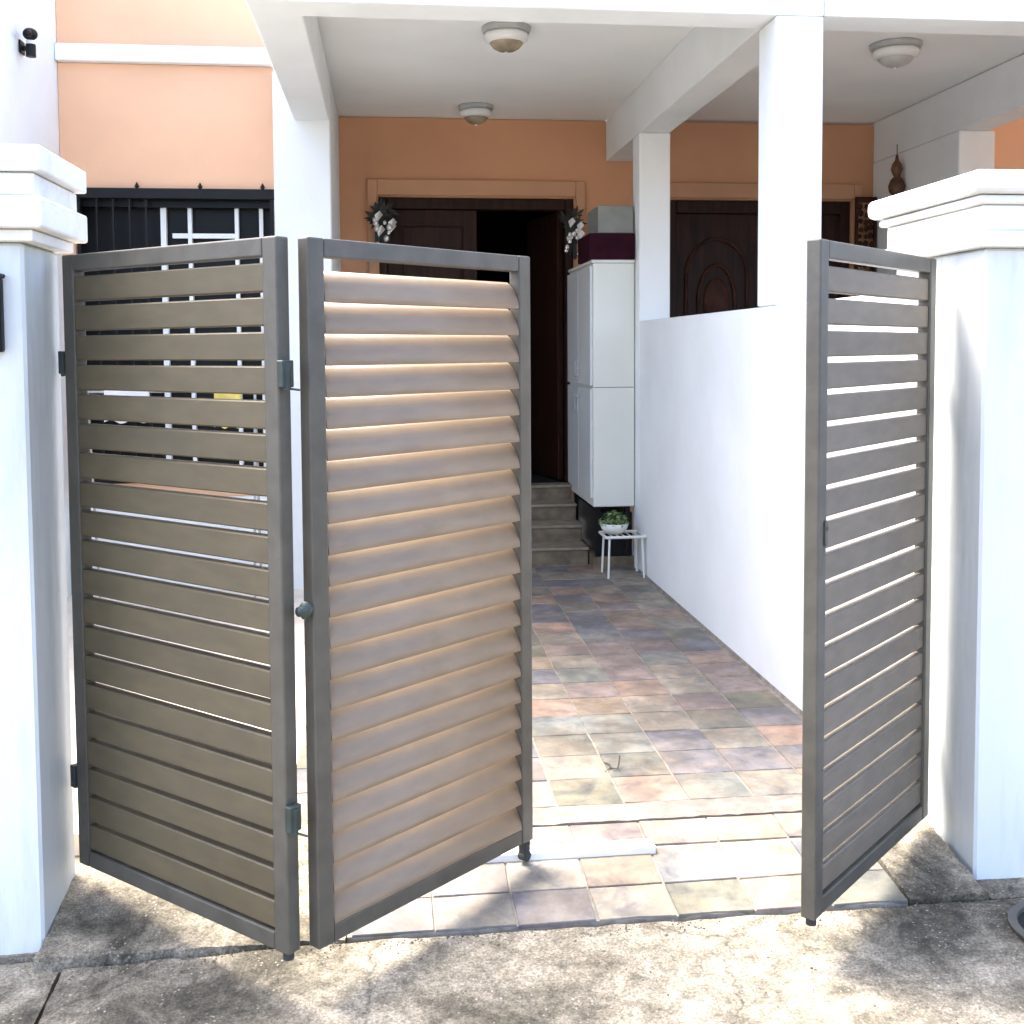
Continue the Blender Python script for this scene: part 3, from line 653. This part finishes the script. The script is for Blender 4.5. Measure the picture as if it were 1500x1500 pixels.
# ------------------------------------------------------------------ drain cover lower right
mh = empty('drain_cover', (1.83, 2.75, apz(1.72, 2.75)+.004), label='round dark perforated drain cover at the lower right edge of the concrete', cat='drain cover')
bm = bmesh.new(); lathe(bm, [(.10,0),(.118,0),(.120,.010),(.102,.012),(.10,0)], n=40); finish(bm, 'rim', M['frame'], mh)
bm = bmesh.new(); lathe(bm, [(0,.002),(.099,.002)], n=40); finish(bm, 'plate', M['black'], mh)
bm = bmesh.new()
for i in range(-6, 7):
    for j in range(-6, 7):
        x, y = i*.0155+(j % 2)*.0077, j*.0135
        if x*x+y*y < .091**2: blob(bm, (x, y, .004), .0052, 1, (1,1,.7))
finish(bm, 'stud', M['stepm'], mh, smooth=True); mh.scale = (1.3, 1.3, 1)

# loose grit gathered along the front edge of the tiles and by the pillars
bm = bmesh.new()
for i in range(1500):
    if i < 800: x = random.uniform(-.85, 1.7); y = 2.93-abs(random.gauss(0, .035)); z = apz(x, y)
    else:
        x = random.uniform(-1.2, 2.2); y = random.uniform(2.1, 2.92); z = apz(x, y)-(.012 if x < -.87 else 0)
    r_ = random.uniform(.0015, .0042)*(1.5 if random.random() < .06 else 1)
    vs = [bm.verts.new((x+r_*dx*random.uniform(.6,1.3), y+r_*dy*random.uniform(.6,1.3), z+r_*dz)) for dx, dy, dz in ((1,0,0),(0,1,0),(-1,0,0),(0,-1,0),(0,0,.9))]
    for a, b_ in ((0,1),(1,2),(2,3),(3,0)): bm.faces.new((vs[a], vs[b_], vs[4]))
finish(bm, 'loose_grit', mat('grit_stone', (.20, .17, .125), .9, 90, .5, 0, col2=(.05, .045, .035)), None, kind='stuff', label='fine loose grit scattered on the concrete in front of the tiles', cat='grit')
# twig on the tiles
tw = bmesh.new()
pts = [(0,0,.006),(.02,-.03,.010),(.015,-.07,.006),(.045,-.10,.012),(.06,-.06,.022),(.075,-.01,.05)]
for a, b_ in zip(pts, pts[1:]): cyl(tw, a, b_, .004, .0035, n=6)
cyl(tw, (.015,-.07,.006), (-.02,-.115,.005), .003, .002, n=6)
o = finish(tw, 'twig', M['twig'], None, label='dark dry twig lying on the slate tiles past the pale cement strip', cat='twig'); o.location = (.775, 3.94, .115); o.scale = (.75, .75, .6)

# airer seen only through the slits of the left gate leaf
ar = empty('clothes_airer', (0, 0, 0), label='low thin clothes airer in front of the barred window, glimpsed through the gate slits', cat='airer')
bm = bmesh.new(); cyl(bm, (-1.78, 6.85, 1.40), (-.80, 6.85, 1.40), .008, n=8); finish(bm, 'rail', M['steel'], ar)
for x in (-1.78, -.80):
    bm = bmesh.new(); cyl(bm, (x, 6.85, 1.40), (x, 6.65, .103), .008, n=8); finish(bm, 'leg', M['steel'], ar)
    bm = bmesh.new(); cyl(bm, (x, 6.86, 1.39), (x, 7.02, .103), .008, n=8); finish(bm, 'leg', M['steel'], ar)
def cloth(x0, x1, z0, mt, label):
    bm = bmesh.new(); n = 14; rows = []
    for j in range(8):
        z = 1.412-(1.412-z0)*j/7; rows.append([bm.verts.new((x0+(x1-x0)*i/n, 6.838-.012*math.sin(i*1.3+j*.15)*j/7, z+(.01*math.sin(i*.9) if j == 7 else 0))) for i in range(n+1)])
    back = []
    for j in range(5):
        z = 1.412-(1.412-z0)*.6*j/4; back.append([bm.verts.new((x0+(x1-x0)*i/n, 6.862+.012*math.sin(i*1.1+j*.2)*j/4, z)) for i in range(n+1)])
    for g_ in (rows, back):
        for j in range(len(g_)-1):
            for i in range(n): bm.faces.new((g_[j][i], g_[j][i+1], g_[j+1][i+1], g_[j+1][i]))
    for i in range(n): bm.faces.new((rows[0][i], rows[0][i+1], back[0][i+1], back[0][i]))
    o = finish(bm, 'hanging_cloth', mt, None, smooth=True, label=label, cat='cloth')
cloth(-1.68, -1.42, 1.22, M['cloth_w'], 'white cloth hanging on the airer, glimpsed through the left gate slits')
cloth(-1.04, -.88, 1.18, M['cloth_y'], 'yellow cloth hanging on the airer, glimpsed through the left gate slits')
